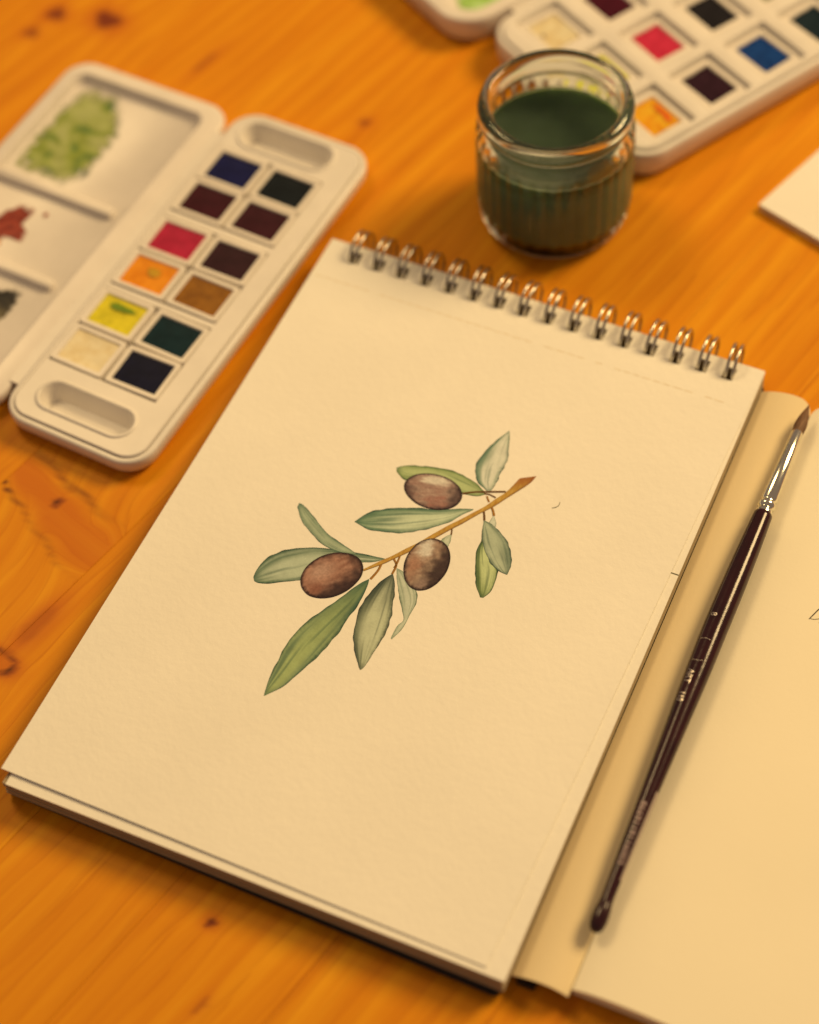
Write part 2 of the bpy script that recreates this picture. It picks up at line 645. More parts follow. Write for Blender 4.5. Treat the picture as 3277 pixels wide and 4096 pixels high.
def punched(corners, zf, thick, y_low=97.4, y_high=102.4, half=1.85, nx=6, ny=40):
    """sheet with a row of square holes; corners TL, TR, BR, BL in mm"""
    tl, tr, br, bl = [np.array(c, float) for c in corners]
    s = {0.0, 1.0}
    for x in RX:
        for e in (-half, half):
            s.add((x + e - tl[0]) / (tr[0] - tl[0]))
    s = sorted(s)
    H = tl[1] - bl[1]
    tset = sorted({0.0, (tl[1] - y_high) / H, (tl[1] - y_low) / H} | {((tl[1] - y_low) + (H - tl[1] + y_low) * k / ny) / H for k in range(ny + 1)})
    t1, t2 = (tl[1] - y_high) / H, (tl[1] - y_low) / H
    V, F = [], []
    for side in (0, 1):
        for tt in tset:
            for ss in s:
                p = (tl * (1 - ss) + tr * ss) * (1 - tt) + (bl * (1 - ss) + br * ss) * tt
                V.append((p[0], p[1], zf(p[0], p[1]) - side * thick))
    ns, nt = len(s), len(tset)
    keep = {}
    for j in range(nt - 1):
        for i in range(ns - 1):
            hole = (i % 2 == 1) and tset[j] >= t1 - 1e-6 and tset[j + 1] <= t2 + 1e-6
            keep[i, j] = not hole
    off = ns * nt
    for (i, j), k in keep.items():
        if not k:
            continue
        a, b, c, d = j * ns + i, j * ns + i + 1, (j + 1) * ns + i + 1, (j + 1) * ns + i
        F.append((a, d, c, b))
        F.append((a + off, b + off, c + off, d + off))
        for (di, dj, e) in ((-1, 0, (a, d)), (1, 0, (c, b)), (0, -1, (b, a)), (0, 1, (d, c))):
            if not keep.get((i + di, j + dj), False):
                F.append((e[0], e[0] + off, e[1] + off, e[1]))
    return fix_normals(mesh('sheet', V, F, smooth=False))


TS = ((-74.2, 105.0), (74.8, 104.6), (70.9, -105.2), (-73.2, -105.8))
me = auto_smooth(punched(TS, sheet_z, 0.3), 40)
top_sheet = link('top_sheet', me, M['paper'], pad)
S2 = ((-73.4, 104.8), (75.0, 104.3), (76.6, -106.9), (-70.0, -109.2))
me = auto_smooth(punched(S2, lambda x, y: sheet_z(x, y) - 0.40 - 0.45 * min(1, max(0, (75 - x) / 150)) * min(1, max(0, (105 - y) / 210)), 0.3), 40)
second = link('sheet', me, M['paper'], pad)
# lower leaves as one block with uneven edges
V, F = [], []
blk = None
mbv, mbf = [], []
for k in range(12):
    z1 = 8.6 - k * 0.53
    jx, jy, jr = rng.uniform(-0.25, 0.25), rng.uniform(-0.3, 0.25), rng.uniform(-0.15, 0.15)
    c = ((-73.2 + jx, 104.6), (75.0 + jx, 104.2), (76.3 + jx + jr, -106.9 + jy), (-71.3 + jx + jr, -108.7 + jy))
    m_ = punched(c, lambda x, y, z1=z1: z1, 0.5, ny=2)
    n0 = len(mbv)
    mbv += [tuple(v.co) for v in m_.vertices]
    mbf += [tuple(i + n0 for i in p.vertices) for p in m_.polygons]
    bpy.data.meshes.remove(m_)
link('page_block', mesh('page_block', mbv, mbf, scale=1.0), M['shaded_edge'], pad)
cov = MB().loft([rrect(-72.2, 75.6, -108.4, 104.8, 2.5, 1.0), rrect(-72.4, 75.8, -108.7, 105.0, 2.5, 1.3), rrect(-72.4, 75.8, -108.9, 105.0, 2.5, 2.4)])
link('back_cover', auto_smooth(cov.me('back_cover')), M['black_card'], pad)
brd = MB().loft([rrect(-71.9, 75.5, -107.9, 104.6, 2.5, 0.0), rrect(-71.9, 75.5, -107.9, 104.6, 2.5, 0.98)])
link('cover_board', auto_smooth(brd.me('cover_board')), M['grey_board'], pad)

# wire binding: one wire running along the spine, bent into double loops
WY, WZ, WR = 104.6, 7.6, 7.0
spine = MB().tube([(RX[0] - 3, WY + 0.6, 0.62), (RX[-1] + 3, WY + 0.6, 0.62)], 0.5, 8)
binding = link('wire_binding', spine.me('wire_binding', True), M['wire'], pad)
ring = MB()
for dx in (-1.15, 1.15):
    pts = []
    for k in range(44):
        a = 2 * math.pi * k / 44
        pinch = 0.22 * math.cos(a - R(150))
        pts.append((dx * (1 - 0.25 * max(0, pinch)), WR * math.cos(a), WR * math.sin(a)))
    ring.tube(pts, 0.52, 8, closed=True)
ring_me = ring.me('ring', True)
for i, x in enumerate(RX):
    o = link('ring', ring_me, M['wire'], binding, (x * MM, WY * MM, WZ * MM))
    o.rotation_euler = (rng.uniform(-0.02, 0.02), 0, rng.uniform(-0.06, 0.06))

# perforation dashes
pf = MB()
x = -72.5
while x < 66.5:
    ln = rng.uniform(2.2, 3.2)
    y = 88.6 - (x + 73) * 0.003
    if rng.random() > 0.12:
        z = sheet_z(x, y)
        pf.box(x, x + ln, y - 0.10, y + 0.10, z - 0.05, z + 0.03)
    x += ln + 0.75
link('perforation', pf.me('perforation'), M['perf'], top_sheet)

# ------------------------------------------------------------------ the painting on the top sheet
LEAVES = {
    'top upright': ([(13.3, 30.2), (9.6, 32.1), (7.7, 34.5), (6.4, 37.7), (6.5, 41.4), (7.5, 45.8), (9.2, 50.2), (10.7, 53.5)],
        [(13.8, 30.4), (14.4, 31.2), (14.7, 35.0), (14.5, 39.2), (14.3, 43.4), (13.3, 47.0), (12.1, 50.5), (10.8, 53.5)]),
    'behind olive': ([(12.9, 29.6), (9.9, 31.3), (6.2, 32.5), (2.1, 33.2), (-1.7, 33.0), (-6.4, 32.0), (-10.9, 30.5), (-14.1, 29.1), (-15.3, 27.8)],
        [(13.2, 28.8), (11.5, 27.5), (8.7, 26.8), (4.9, 26.7), (0.8, 27.4), (-4.1, 26.9), (-8.4, 25.1), (-11.4, 24.7), (-14.6, 26.4)]),
    'long middle': ([(12.2, 22.7), (9.1, 21.6), (5.4, 19.8), (1.1, 18.1), (-2.8, 17.0), (-7.2, 15.4), (-11.4, 13.3), (-14.8, 11.0), (-17.2, 8.1), (-18.6, 5.2)],
        [(12.2, 22.3), (9.9, 19.6), (8.1, 16.6), (5.6, 13.7), (1.9, 10.7), (-2.0, 8.1), (-6.1, 6.0), (-10.0, 4.8), (-13.5, 4.2), (-18.4, 5.1)]),
    'right back': ([(16.7, 20.2), (17.6, 16.4), (18.7, 13.1), (18.7, 10.2), (19.8, 6.2), (21.9, 1.3), (23.9, -2.2), (26.1, -4.8)],
        [(16.9, 20.0), (19.2, 16.3), (21.6, 12.9), (24.2, 9.5), (27.2, 5.6), (28.2, 1.0), (28.0, -2.3), (27.0, -4.6)]),
    'right front': ([(16.6, 20.1), (17.6, 16.4), (19.3, 12.7), (21.9, 9.3), (24.8, 6.8), (27.8, 5.5), (30.1, 5.2)],
        [(16.8, 20.2), (19.3, 19.7), (22.8, 18.2), (25.9, 15.8), (28.4, 12.7), (30.1, 9.0), (30.3, 5.3)]),
    'right small': ([(18.5, 22.8), (18.3, 20.6), (18.5, 19.6)],
        [(18.7, 22.9), (20.4, 20.5), (20.7, 19.0)]),
    'olive small': ([(9.7, 12.0), (8.4, 10.5), (7.7, 8.9)],
        [(9.9, 12.0), (10.5, 9.4), (10.6, 7.4)]),
    'upper left': ([(-13.2, -4.9), (-15.2, -4.2), (-18.9, -3.2), (-24.2, -1.6), (-29.5, 1.5), (-35.0, 4.6), (-36.8, 5.0)],
        [(-13.2, -5.2), (-16.0, -6.0), (-19.9, -6.4), (-23.9, -5.7), (-28.5, -3.5), (-33.2, -0.6), (-36.7, 3.5)]),
    'left wide': ([(-4.8, -3.2), (-10.3, -4.0), (-13.8, -4.6), (-18.4, -5.5), (-22.9, -6.8), (-26.8, -8.0), (-30.9, -10.1), (-34.6, -13.0), (-36.7, -16.4), (-37.8, -20.6), (-37.5, -23.7)],
        [(-4.8, -3.5), (-7.1, -5.4), (-10.2, -6.9), (-14.2, -9.0), (-18.0, -11.6), (-21.3, -15.3), (-23.9, -19.0), (-27.7, -21.5), (-31.7, -23.7), (-34.9, -25.0), (-36.6, -24.9)]),
    'lower left': ([(-6.1, -11.4), (-8.0, -14.0), (-10.5, -19.4), (-13.1, -24.4), (-15.6, -29.4), (-17.8, -35.2), (-18.5, -41.1), (-18.2, -47.8), (-17.7, -53.7), (-16.8, -57.5)],
        [(-5.9, -11.5), (-5.4, -14.4), (-5.2, -20.0), (-5.8, -25.3), (-6.4, -30.4), (-7.5, -35.8), (-9.2, -42.4), (-11.2, -48.3), (-13.2, -52.9), (-16.6, -57.5)]),
    'middle low': ([(-0.7, -7.4), (-2.3, -10.2), (-3.8, -15.2), (-4.4, -19.7), (-4.0, -23.8), (-2.7, -28.9), (-1.4, -31.9), (0.7, -35.1), (3.3, -38.5), (4.4, -39.6)],
        [(-0.3, -7.2), (1.4, -9.8), (3.1, -13.7), (4.7, -18.8), (5.6, -23.3), (6.0, -28.1), (5.9, -31.2), (5.6, -33.8), (5.2, -38.0), (4.7, -39.5)]),
    'pale low': ([(-0.2, -5.0), (1.6, -8.6), (4.3, -13.2), (7.0, -17.1), (8.9, -20.0), (8.2, -22.3), (8.0, -25.1), (8.1, -27.0)],
        [(0.1, -4.9), (2.3, -5.4), (5.7, -7.3), (8.5, -10.1), (9.9, -13.4), (9.9, -17.3), (9.9, -22.6), (8.5, -27.2)]),
}
STEM = ([(20.6, 38.3), (19.7, 35.1), (18.6, 31.8), (16.8, 28.6), (15.1, 25.2), (13.2, 22.3), (10.5, 18.4), (7.7, 14.6), (4.7, 10.0), (1.8, 5.4), (-0.9, 1.7), (-3.6, -2.1), (-5.6, -4.5), (-9.1, -9.1)], [(24.7, 40.8), (24.0, 37.7), (21.3, 32.8), (18.8, 28.2), (16.6, 24.6), (14.6, 21.9), (11.6, 17.2), (8.9, 13.4), (5.9, 8.9), (2.9, 4.4), (0.2, 0.7), (-2.2, -2.3), (-4.5, -5.2), (-8.6, -9.5)])
TWIGS = [([(6.9, 26.6), (9.9, 28.4), (13.1, 29.8), (19.0, 32.3)], 0.53, 1), ([(12.9, 29.0), (14.6, 29.3), (16.8, 28.9)], 0.42, 1), ([(14.0, 28.5), (14.7, 27.6), (15.5, 26.7)], 0.47, 0), ([(15.1, 23.4), (16.0, 21.8), (16.8, 20.0)], 0.53, 1), ([(16.9, 25.3), (17.9, 24.1), (18.8, 22.6)], 0.59, 0), ([(8.9, 14.2), (9.4, 13.0), (9.8, 11.6)], 0.36, 1), ([(-4.9, -5.1), (-4.9, -8.0), (-5.7, -11.5)], 0.59, 0), ([(-2.4, -2.2), (-0.7, -4.1), (-0.6, -7.5)], 0.53, 0), ([(-1.1, -0.4), (-0.8, -3.4), (-0.9, -5.3)], 0.47, 0)]

GREEN = dict(dark=alb(64, 84, 44), mid=alb(132, 134, 68), pale=alb(198, 178, 116), edge=alb(62, 86, 52))


def painted(name, a, b, fcol, lift, n=110, m=26):
    A, B = spline(a, n), spline(b, n)
    V, C, F = [], [], []
    for i in range(n):
        tt = i / (n - 1)
        for j in range(m):
            s = j / (m - 1)
            w = 0.10 * nz(tt * 16, s * 2, lift * 31)
            p = A[i] * (1 - s) + B[i] * s
            e = (B[i] - A[i])
            p = p + e * (0.06 * nz(tt * 13 + 7 * s, 3.3, lift * 17)) * (1 if j in (0, m - 1) else 0)
            V.append((p[0], p[1], sheet_z(p[0], p[1]) + 0.03 + lift))
            C.append(fcol(tt, 2 * s - 1, p[0], p[1]))
    for i in range(n - 1):
        for j in range(m - 1):
            k = i * m + j
            F.append((k, k + m, k + m + 1, k + 1))
    return link(name, fix_up(mesh(name, V, F, True, C)), M['marks'], top_sheet)


def fix_up(me):
    """make every face look up"""
    bm = bmesh.new()
    bm.from_mesh(me)
    bm.normal_update()
    for f in bm.faces:
        if f.normal.z < 0:
            f.normal_flip()
    bm.to_mesh(me)
    bm.free()
    return me


def leaf_colour(dark, mid, pale, hl=(0.55, 0.0, 0.3), dside=0.0, rib=0.5, seed=0.0, gdark=0.0):
    """watercolour wash: darker pooled rim, pale patch at hl = (t, s, size), streaks along the leaf, lighter midrib"""
    mid = mix(mid, dark, 0.10)
    dark = tuple(v * 0.80 for v in dark[:3]) + (1.0,)

    def fn(t, s, x, y):
        n1 = nz(t * 2.6 + seed, s * 1.1, seed)
        n2 = nz(x * 1.3 + seed, y * 1.3, 4 + seed)
        n3 = nz(t * 2.0 + seed, s * 5.5, 9 + seed)
        n4 = nz(t * 5.0 + seed, s * 11, 15 + seed)
        c = mid
        d = math.hypot((t - hl[0]) / (hl[2] * 1.8), (s - hl[1]) / 0.9)
        c = mix(c, pale, (1 - sm(0.3, 1.3, d + 0.45 * n1 + 0.25 * n3)) * 0.97)
        if dside:
            c = mix(c, dark, sm(0.05, 1.0, s * dside + 0.3 * n1) * 0.75)
        c = mix(c, dark, sm(0.05, 0.55, n3 + 0.35 * n4) * 0.5)
        c = mix(c, pale, sm(0.15, 0.6, -n3 - 0.35 * n4) * 0.35)
        if gdark:
            c = mix(c, dark, sm(0.0, 1.0, 1 - t / gdark + 0.3 * n1) * 0.75)
        c = mix(c, dark, sm(0.70, 1.0, abs(s) + 0.12 * n2) * (0.5 + 0.5 * n1))
        c = mix(c, tuple(v * 0.5 for v in dark[:3]), sm(0.88, 0.99, abs(s) + 0.05 * n2) * (0.75 + 0.5 * n1))
        c = mix(c, dark, sm(0.90, 1.0, t) * 0.6 + sm(0.10, 0.0, t) * 0.45)
        if rib:
            c = mix(c, pale, rib * math.exp(-(s / 0.07) ** 2) * sm(0.08, 0.3, t) * (1 - sm(0.7, 0.95, t)) * (0.6 + 0.6 * n2))
        return c
    return fn


spec = {
    'behind olive': (leaf_colour(alb(77, 93, 47), alb(133, 131, 61), alb(177, 165, 89), (0.55, 0.1, 0.4), 0, 0.0, 1), 0.00),
    'top upright': (leaf_colour(alb(79, 101, 65), alb(159, 151, 97), alb(215, 187, 131), (0.5, 0.25, 0.5), -0.8, 0.35, 2), 0.00),
    'right back': (leaf_colour(alb(59, 75, 43), alb(127, 125, 53), alb(189, 175, 97), (0.55, 0.35, 0.3), -0.8, 0.1, 3), 0.00),
    'right small': (leaf_colour(alb(153, 137, 93), alb(189, 171, 117), alb(205, 181, 125), (0.5, 0, 0.5), 0, 0, 4), 0.00),
    'right front': (leaf_colour(alb(77, 89, 59), alb(133, 127, 81), alb(175, 161, 105), (0.45, -0.1, 0.4), 0.4, 0.4, 5), 0.03),
    'olive small': (leaf_colour(alb(121, 123, 79), alb(173, 159, 103), alb(199, 177, 119), (0.5, 0, 0.4), 0, 0, 6), 0.00),
    'left wide': (leaf_colour(alb(55, 79, 51), alb(119, 119, 71), alb(179, 165, 109), (0.55, 0.15, 0.35), -0.6, 0.55, 7), 0.00),
    'upper left': (leaf_colour(alb(69, 91, 59), alb(127, 127, 79), alb(165, 155, 99), (0.5, 0.1, 0.4), 0.3, 0.25, 8), 0.03),
    'long middle': (leaf_colour(alb(47, 79, 53), alb(115, 123, 73), alb(197, 181, 117), (0.36, 0.15, 0.26), -0.4, 0.15, 9), 0.00),
    'lower left': (leaf_colour(alb(61, 85, 53), alb(127, 125, 71), alb(161, 153, 77), (0.5, 0.0, 0.5), 0.3, 0.45, 10, 0.6), 0.00),
    'middle low': (leaf_colour(alb(67, 69, 47), alb(139, 127, 75), alb(191, 171, 109), (0.5, 0.2, 0.4), -0.85, 0.8, 11, 0.5), 0.00),
    'pale low': (leaf_colour(alb(115, 119, 73), alb(165, 153, 101), alb(193, 173, 117), (0.5, 0.1, 0.5), 0.3, 0.4, 12), 0.00),
}
for k, (fn, lift) in spec.items():
    painted('painted_leaf', LEAVES[k][0], LEAVES[k][1], fn, lift)


def stem_colour(t, s, x, y):
    n1 = nz(x * 2.2, y * 0.5, 5)
    c = mix(alb(176, 112, 34), alb(198, 140, 52), 0.5 + n1)
    c = mix(c, alb(112, 62, 20), sm(0.35, 1.0, s + 0.3 * n1) * 0.75)
    c = mix(c, alb(122, 66, 22), sm(0.9, 1.0, abs(s)) * 0.6)
    return mix(c, alb(150, 76, 30), sm(0.12, 0.0, t) * 0.8)


painted('painted_stem', STEM[0], STEM[1], stem_colour, 0.06, 120, 12)
for pts, w, d in TWIGS:
    C_ = spline(pts, 30)
    T_ = np.gradient(C_, axis=0)
    T_ /= np.linalg.norm(T_, axis=1)[:, None]
    N_ = np.stack([-T_[:, 1], T_[:, 0]], 1) * w * 0.62
    col = alb(104, 62, 22) if d else alb(158, 96, 30)
    painted('painted_twig', (C_ + N_)[::4].tolist(), (C_ - N_)[::4].tolist(), lambda t, s, x, y, col=col: mix(col, alb(92, 50, 18), sm(0.2, 1, s + 0.4 * nz(x, y, 2))), 0.04, 30, 6)

OLIVES = [((-1.5, 24.0), (8.45, 2.3), (-3.3, 5.8)), ((7.3, -0.3), (5.8, 3.6), (-2.8, 8.5)), ((-16.7, -14.3), (6.4, 7.1), (-5.1, 5.2))]


def olive_colour(k):
    def fn(r, th, x, y):
        ex, ey = r * math.cos(th), r * math.sin(th)
        # image-like axes of the painting: up is +ey
        n1 = nz(x * 0.5, y * 0.5, 20 + k)
        n2 = nz(x * 1.6, y * 1.6, 30 + k)
        n3 = nz(ex * 2.2 + k, ey * 7, 12)
        if k == 0:
            c = mix(alb(158, 108, 74), alb(184, 136, 94), 0.5 + n3 + 0.4 * n1)
            c = mix(c, alb(160, 88, 58), (1 - sm(0.15, 0.6, math.hypot(ex - 0.1, ey + 0.6) + 0.3 * n1)) * 0.5)
            c = mix(c, alb(226, 188, 132), (1 - sm(0.15, 0.45, math.hypot((ex - 0.2) / 1.5, (ey - 0.62) / 0.8) + 0.2 * n3)) * 0.95)
            c = mix(c, alb(74, 50, 38), sm(0.35, 0.95, ex - 0.35 * ey + 0.35 * n1) * 0.85)
            c = mix(c, alb(74, 46, 36), sm(0.45, 1.0, -ex - 0.1 * ey + 0.35 * n1) * 0.75)
            c = mix(c, alb(84, 54, 42), sm(0.55, 1.0, -ey + 0.3 * n1) * 0.6)
        elif k == 1:
            c = mix(alb(154, 106, 68), alb(186, 138, 90), 0.5 + 1.2 * n3)
            c = mix(c, alb(56, 36, 28), sm(-0.25, 0.55, 0.75 * ex - 0.55 * ey + 0.35 * n1) * 0.92)
            c = mix(c, alb(172, 108, 66), (1 - sm(0.1, 0.5, math.hypot(ex + 0.6, ey - 0.0))) * 0.8)
            c = mix(c, alb(230, 192, 136), (1 - sm(0.14, 0.48, math.hypot(ex + 0.12, ey - 0.62) + 0.2 * n3)) * 0.97)
            c = mix(c, alb(156, 114, 78), (1 - sm(0.1, 0.45, math.hypot(ex + 0.15, ey + 0.75) + 0.2 * n3)) * 0.8)
            c = mix(c, alb(52, 32, 26), sm(0.75, 1.0, -ex + 0.2 * n1) * 0.7)
        else:
            c = mix(alb(150, 92, 58), alb(182, 120, 78), 0.5 + 1.2 * n3)
            c = mix(c, alb(44, 28, 24), sm(0.0, 0.65, -0.9 * ey + 0.15 * ex + 0.18 * n1) * 0.9)
            c = mix(c, alb(192, 136, 92), (1 - sm(0.1, 0.6, math.hypot(ex + 0.25, ey - 0.35) + 0.25 * n3)) * 0.8)
            c = mix(c, alb(146, 84, 52), (1 - sm(0.1, 0.35, math.hypot(ex + 0.62, ey + 0.35))) * 0.85)
            c = mix(c, alb(36, 24, 22), sm(0.5, 1.0, ex + 0.3 * ey + 0.12 * n1) * 0.7)
            c = mix(c, alb(60, 36, 28), sm(0.6, 1.0, ey + 0.3 * n1) * 0.6)
        c = mix(c, alb(40, 24, 20), sm(0.86, 0.985, r + 0.06 * n2) * 0.9)
        return mix(c, tuple(v * 0.76 for v in c[:3]), 0.55 + n2 + 0.5 * n3)
    return fn


for k, (c, ax, bx) in enumerate(OLIVES):
    V, C, F = [], [], []
    nr_, na = 26, 90
    fn = olive_colour(k)
    for i in range(nr_ + 1):
        r = i / nr_
        for j in range(na):
            th = 2 * math.pi * j / na
            rr = r * (1 + 0.012 * math.sin(3 * th + k) + 0.01 * nz(math.cos(th) * 3, math.sin(th) * 3, k))
            x = c[0] + rr * (math.cos(th) * ax[0] + math.sin(th) * bx[0])
            y = c[1] + rr * (math.cos(th) * ax[1] + math.sin(th) * bx[1])
            V.append((x, y, sheet_z(x, y) + 0.03 + 0.09))
            C.append(fn(r, th, x, y))
    for i in range(nr_):
        for j in range(na):
            a, b = i * na + j, i * na + (j + 1) % na
            F.append((a, b, b + na, a + na))
    link('painted_olive', fix_up(mesh('painted_olive', V, F, True, C)), M['marks'], top_sheet)


def stroke(name, pts, w, zf, mat, parent, n=24, up_=0.04):
    C_ = spline(pts, n)
    T_ = np.gradient(C_, axis=0)
    T_ /= np.linalg.norm(T_, axis=1)[:, None] + 1e-9
    N_ = np.stack([-T_[:, 1], T_[:, 0]], 1)
    V, F = [], []
    for i in range(n):
        ww = w * (0.55 + 0.45 * math.sin(math.pi * min(1, 0.15 + i / n))) * 0.5
        for s in (-1, 1):
            p = C_[i] + N_[i] * ww * s
            V.append((p[0], p[1], zf(p[0], p[1]) + up_))
    for i in range(n - 1):
        F.append((2 * i, 2 * i + 1, 2 * i + 3, 2 * i + 2))
    return link(name, fix_up(mesh(name, V, F)), mat, parent)


stroke('pencil_mark', [(33.4, 31.9), (34.3, 32.5), (34.9, 33.5), (34.8, 34.8)], 0.28, sheet_z, M['pencil'], top_sheet)
tick = MB()
zt = 9.05
zt = sheet_z(74, 24) - 0.40
tick.box(72.9, 75.6, 24.05, 24.45, zt - 0.2, zt + 0.04)
link('pencil_tick', tick.me('pencil_tick'), M['pencil'], second)

# ------------------------------------------------------------------ notebook with rounded pages, right of the pad
nb = empty('notebook', (0, 0, 0))
tag(nb, 'open cream notebook with handwriting lying under the paintbrush beside the sketchpad', 'notebook')
GX = 92.2


def page_z(x):
    if x < GX:
        d = GX - x
        return 5.2 + 2.4 * (1 - math.exp(-d / 3.2)) - 0.026 * max(0, d - 4) ** 2
    d = x - GX
    return 5.2 + 3.1 * (1 - math.exp(-d / 5.5)) - 0.012 * max(0, d - 14) ** 1.5


def page(x0, x1, y0, y1, rad, corner_right, zf, thick, nx=40, ny=8):
    """curved page with rounded corners on the gutter side"""
    V, F = [], []
    xs = [x0 + (x1 - x0) * (i / nx) ** (0.7 if not corner_right else 1.3) for i in range(nx + 1)] if not corner_right else [x1 - (x1 - x0) * (i / nx) ** 1.6 for i in range(nx, -1, -1)]
    if not corner_right:
        xs = [x0 + (x1 - x0) * (i / nx) ** 1.6 for i in range(nx + 1)]
    for side in (0, 1):
        for x in xs:
            d = (x1 - x) if corner_right else (x - x0)
            c = 0
            if d < rad:
                c = rad - math.sqrt(max(0, rad * rad - (rad - d) ** 2))
            for j in range(ny + 1):
                tt = j / ny
                y = y0 * (1 - tt) + (y1 - c) * tt
                xs_ = x - 1.25 * tt * (x1 - x) / (x1 - x0) if corner_right else x      # lies snug against the pad
                V.append((xs_, y, max(zf(x) - side * thick, 0.15)))
    n = nx + 1
    k = ny + 1
    off = n * k
    for i in range(nx):
        for j in range(ny):
            a = i * k + j
            F.append((a, a + k, a + k + 1, a + 1))
            F.append((a + off, a + 1 + off, a + k + 1 + off, a + k + off))
    for i in range(nx):
        for j in (0, ny):
            a = i * k + j
            F.append((a, a + off, a + k + off, a + k))
    for i in (0, nx):
        for j in range(ny):
            a = i * k + j
            F.append((a, a + 1, a + 1 + off, a + off))
    return auto_smooth(fix_normals(mesh('page', V, F)), 40)


link('left_page', page(76.75, GX - 0.12, -102.6, 100.9, 4.2, True, page_z, 0.5), M['flap_paper'], nb)
rp = link('right_page', page(GX + 0.12, 228, -100.4, 100.6, 4.2, False, page_z, 0.25, 60), M['note_paper'], nb)
link('left_pages', page(76.85, GX - 0.3, -101.6, 100.0, 4.0, True, lambda x: page_z(x) - 0.6, 2.6), M['paper_edge'], nb)
mbv, mbf = [], []
for k in range(9):
    j = rng.uniform(-0.25, 0.25)
    m_ = page(GX + 0.3, 227.6 + j, -100.2 + j * 0.6 + 0.05 * k, 100.2 + j, 4.0, False, lambda x, k=k: page_z(x) * (1 - 0.075 * k) - 0.35 - 0.15 * k, 0.42, 40, 2)
    n0 = len(mbv)
    mbv += [tuple(v.co) for v in m_.vertices]
    mbf += [tuple(i + n0 for i in p.vertices) for p in m_.polygons]
    bpy.data.meshes.remove(m_)
link('right_pages', mesh('right_pages', mbv, mbf, scale=1.0), M['note_paper'], nb)
cv_ = MB().loft([rrect(77.9, 83.0, -103.0, 99.6, 0.8, 0.0), rrect(77.9, 83.0, -103.0, 99.6, 0.8, 1.9)])
link('spine_cover', auto_smooth(cv_.me('spine_cover')), M['black_card'], nb)
cv_ = MB().loft([rrect(90.5, 228.6, -99.2, 100.6, 3, 0.0), rrect(90.5, 228.6, -99.2, 100.6, 3, 0.9)])
link('back_cover', auto_smooth(cv_.me('back_cover')), M['black_card'], nb)
hw = MB()
zz = page_z


def nb_z(x, y):
    return page_z(x)


INKS = [[(114.1, 25.3), (114.9, 27.4), (115.7, 29.5), (116.6, 30.6), (117.9, 30.4), (118.4, 29.0), (117.6, 27.4), (116.2, 26.2), (114.8, 25.6), (114.3, 25.8)],
        [(117.0, 25.3), (118.0, 25.9), (118.6, 27.0), (118.0, 27.6), (117.2, 26.6), (117.3, 25.6), (118.4, 25.5), (119.3, 26.6)],
        [(119.3, 27.8), (119.6, 26.2), (120.4, 25.8), (121.2, 27.4), (121.3, 26.0), (122.2, 25.8)],
        [(122.6, 25.6), (123.2, 27.4), (123.6, 25.8), (124.6, 27.5), (124.6, 26.0), (125.5, 25.9)]]
for st in INKS:
    stroke('handwriting', st, 0.34, nb_z, M['ink'], rp, 60)

# ------------------------------------------------------------------ paintbrush
br = empty('paintbrush', (0, 0, 0))
tag(br, 'slim round paintbrush with maroon handle and silver ferrule lying in the notebook gutter', 'paintbrush')


def baxis(y):
    """axis point of the brush at height y (mm)"""
    z = 10.9 - 0.010 * (y - 10) if y < 10 else 10.9 + 0.003 * (y - 10)
    if y < -60:
        z = 11.6 - 0.05 * (-60 - y)
    return (91.25 + (10 - y) * 0.0135 if y < 10 else 91.25 + 0.002 * (y - 10), z)


def blathe(prof, seg=28, squash=1.0):
    """prof: (y, radius) list; body of revolution about the brush axis"""
    loops = []
    for y, r in prof:
        cx, cz = baxis(y)
        loops.append([(cx + r * math.sin(2 * math.pi * k / seg), y, cz + squash * r * math.cos(2 * math.pi * k / seg)) for k in range(seg)])
    return MB().loft(loops)


def sprof(keys, n):
    P = spline(keys, n)
    return [(float(a), max(0.03, float(b))) for a, b in P]


link('bristles', auto_smooth(fix_normals(blathe(sprof([(82.5, 1.5), (85.5, 1.85), (88, 1.9), (91.3, 1.35), (94, 0.6), (96.0, 0.06)], 40), 24, 0.85).me('bristles')), 60), M['hair'], br)
fp = [(84.3, 1.35), (84.5, 1.6), (84.2, 1.72), (57.9, 2.42), (57.5, 2.15), (57.1, 2.05), (56.8, 2.2), (56.2, 2.62), (55.6, 2.72), (55.0, 2.6), (54.5, 2.15), (54.2, 2.1), (53.9, 2.35), (53.2, 2.5), (52.2, 2.45), (51.6, 2.3)]
link('ferrule', auto_smooth(fix_normals(blathe(fp, 48).me('ferrule')), 85), M['ferrule'], br)
HK = [(52.9, 2.35), (52.4, 2.75), (50, 2.9), (40, 3.25), (25, 3.55), (10, 3.6), (-5, 3.45), (-25, 2.9), (-45, 2.35), (-62, 1.95), (-74, 1.75), (-77.5, 1.8), (-80, 2.15), (-83, 2.2), (-85.2, 1.6), (-86.0, 0.5), (-86.1, 0.05)]
handle = link('handle', auto_smooth(fix_normals(blathe(sprof(HK, 150), 36).me('handle')), 60), M['lacquer'], br)
_hp = np.array(sprof(HK, 400))


def hrad(y):
    return float(np.interp(-y, -_hp[:, 0], _hp[:, 1]))


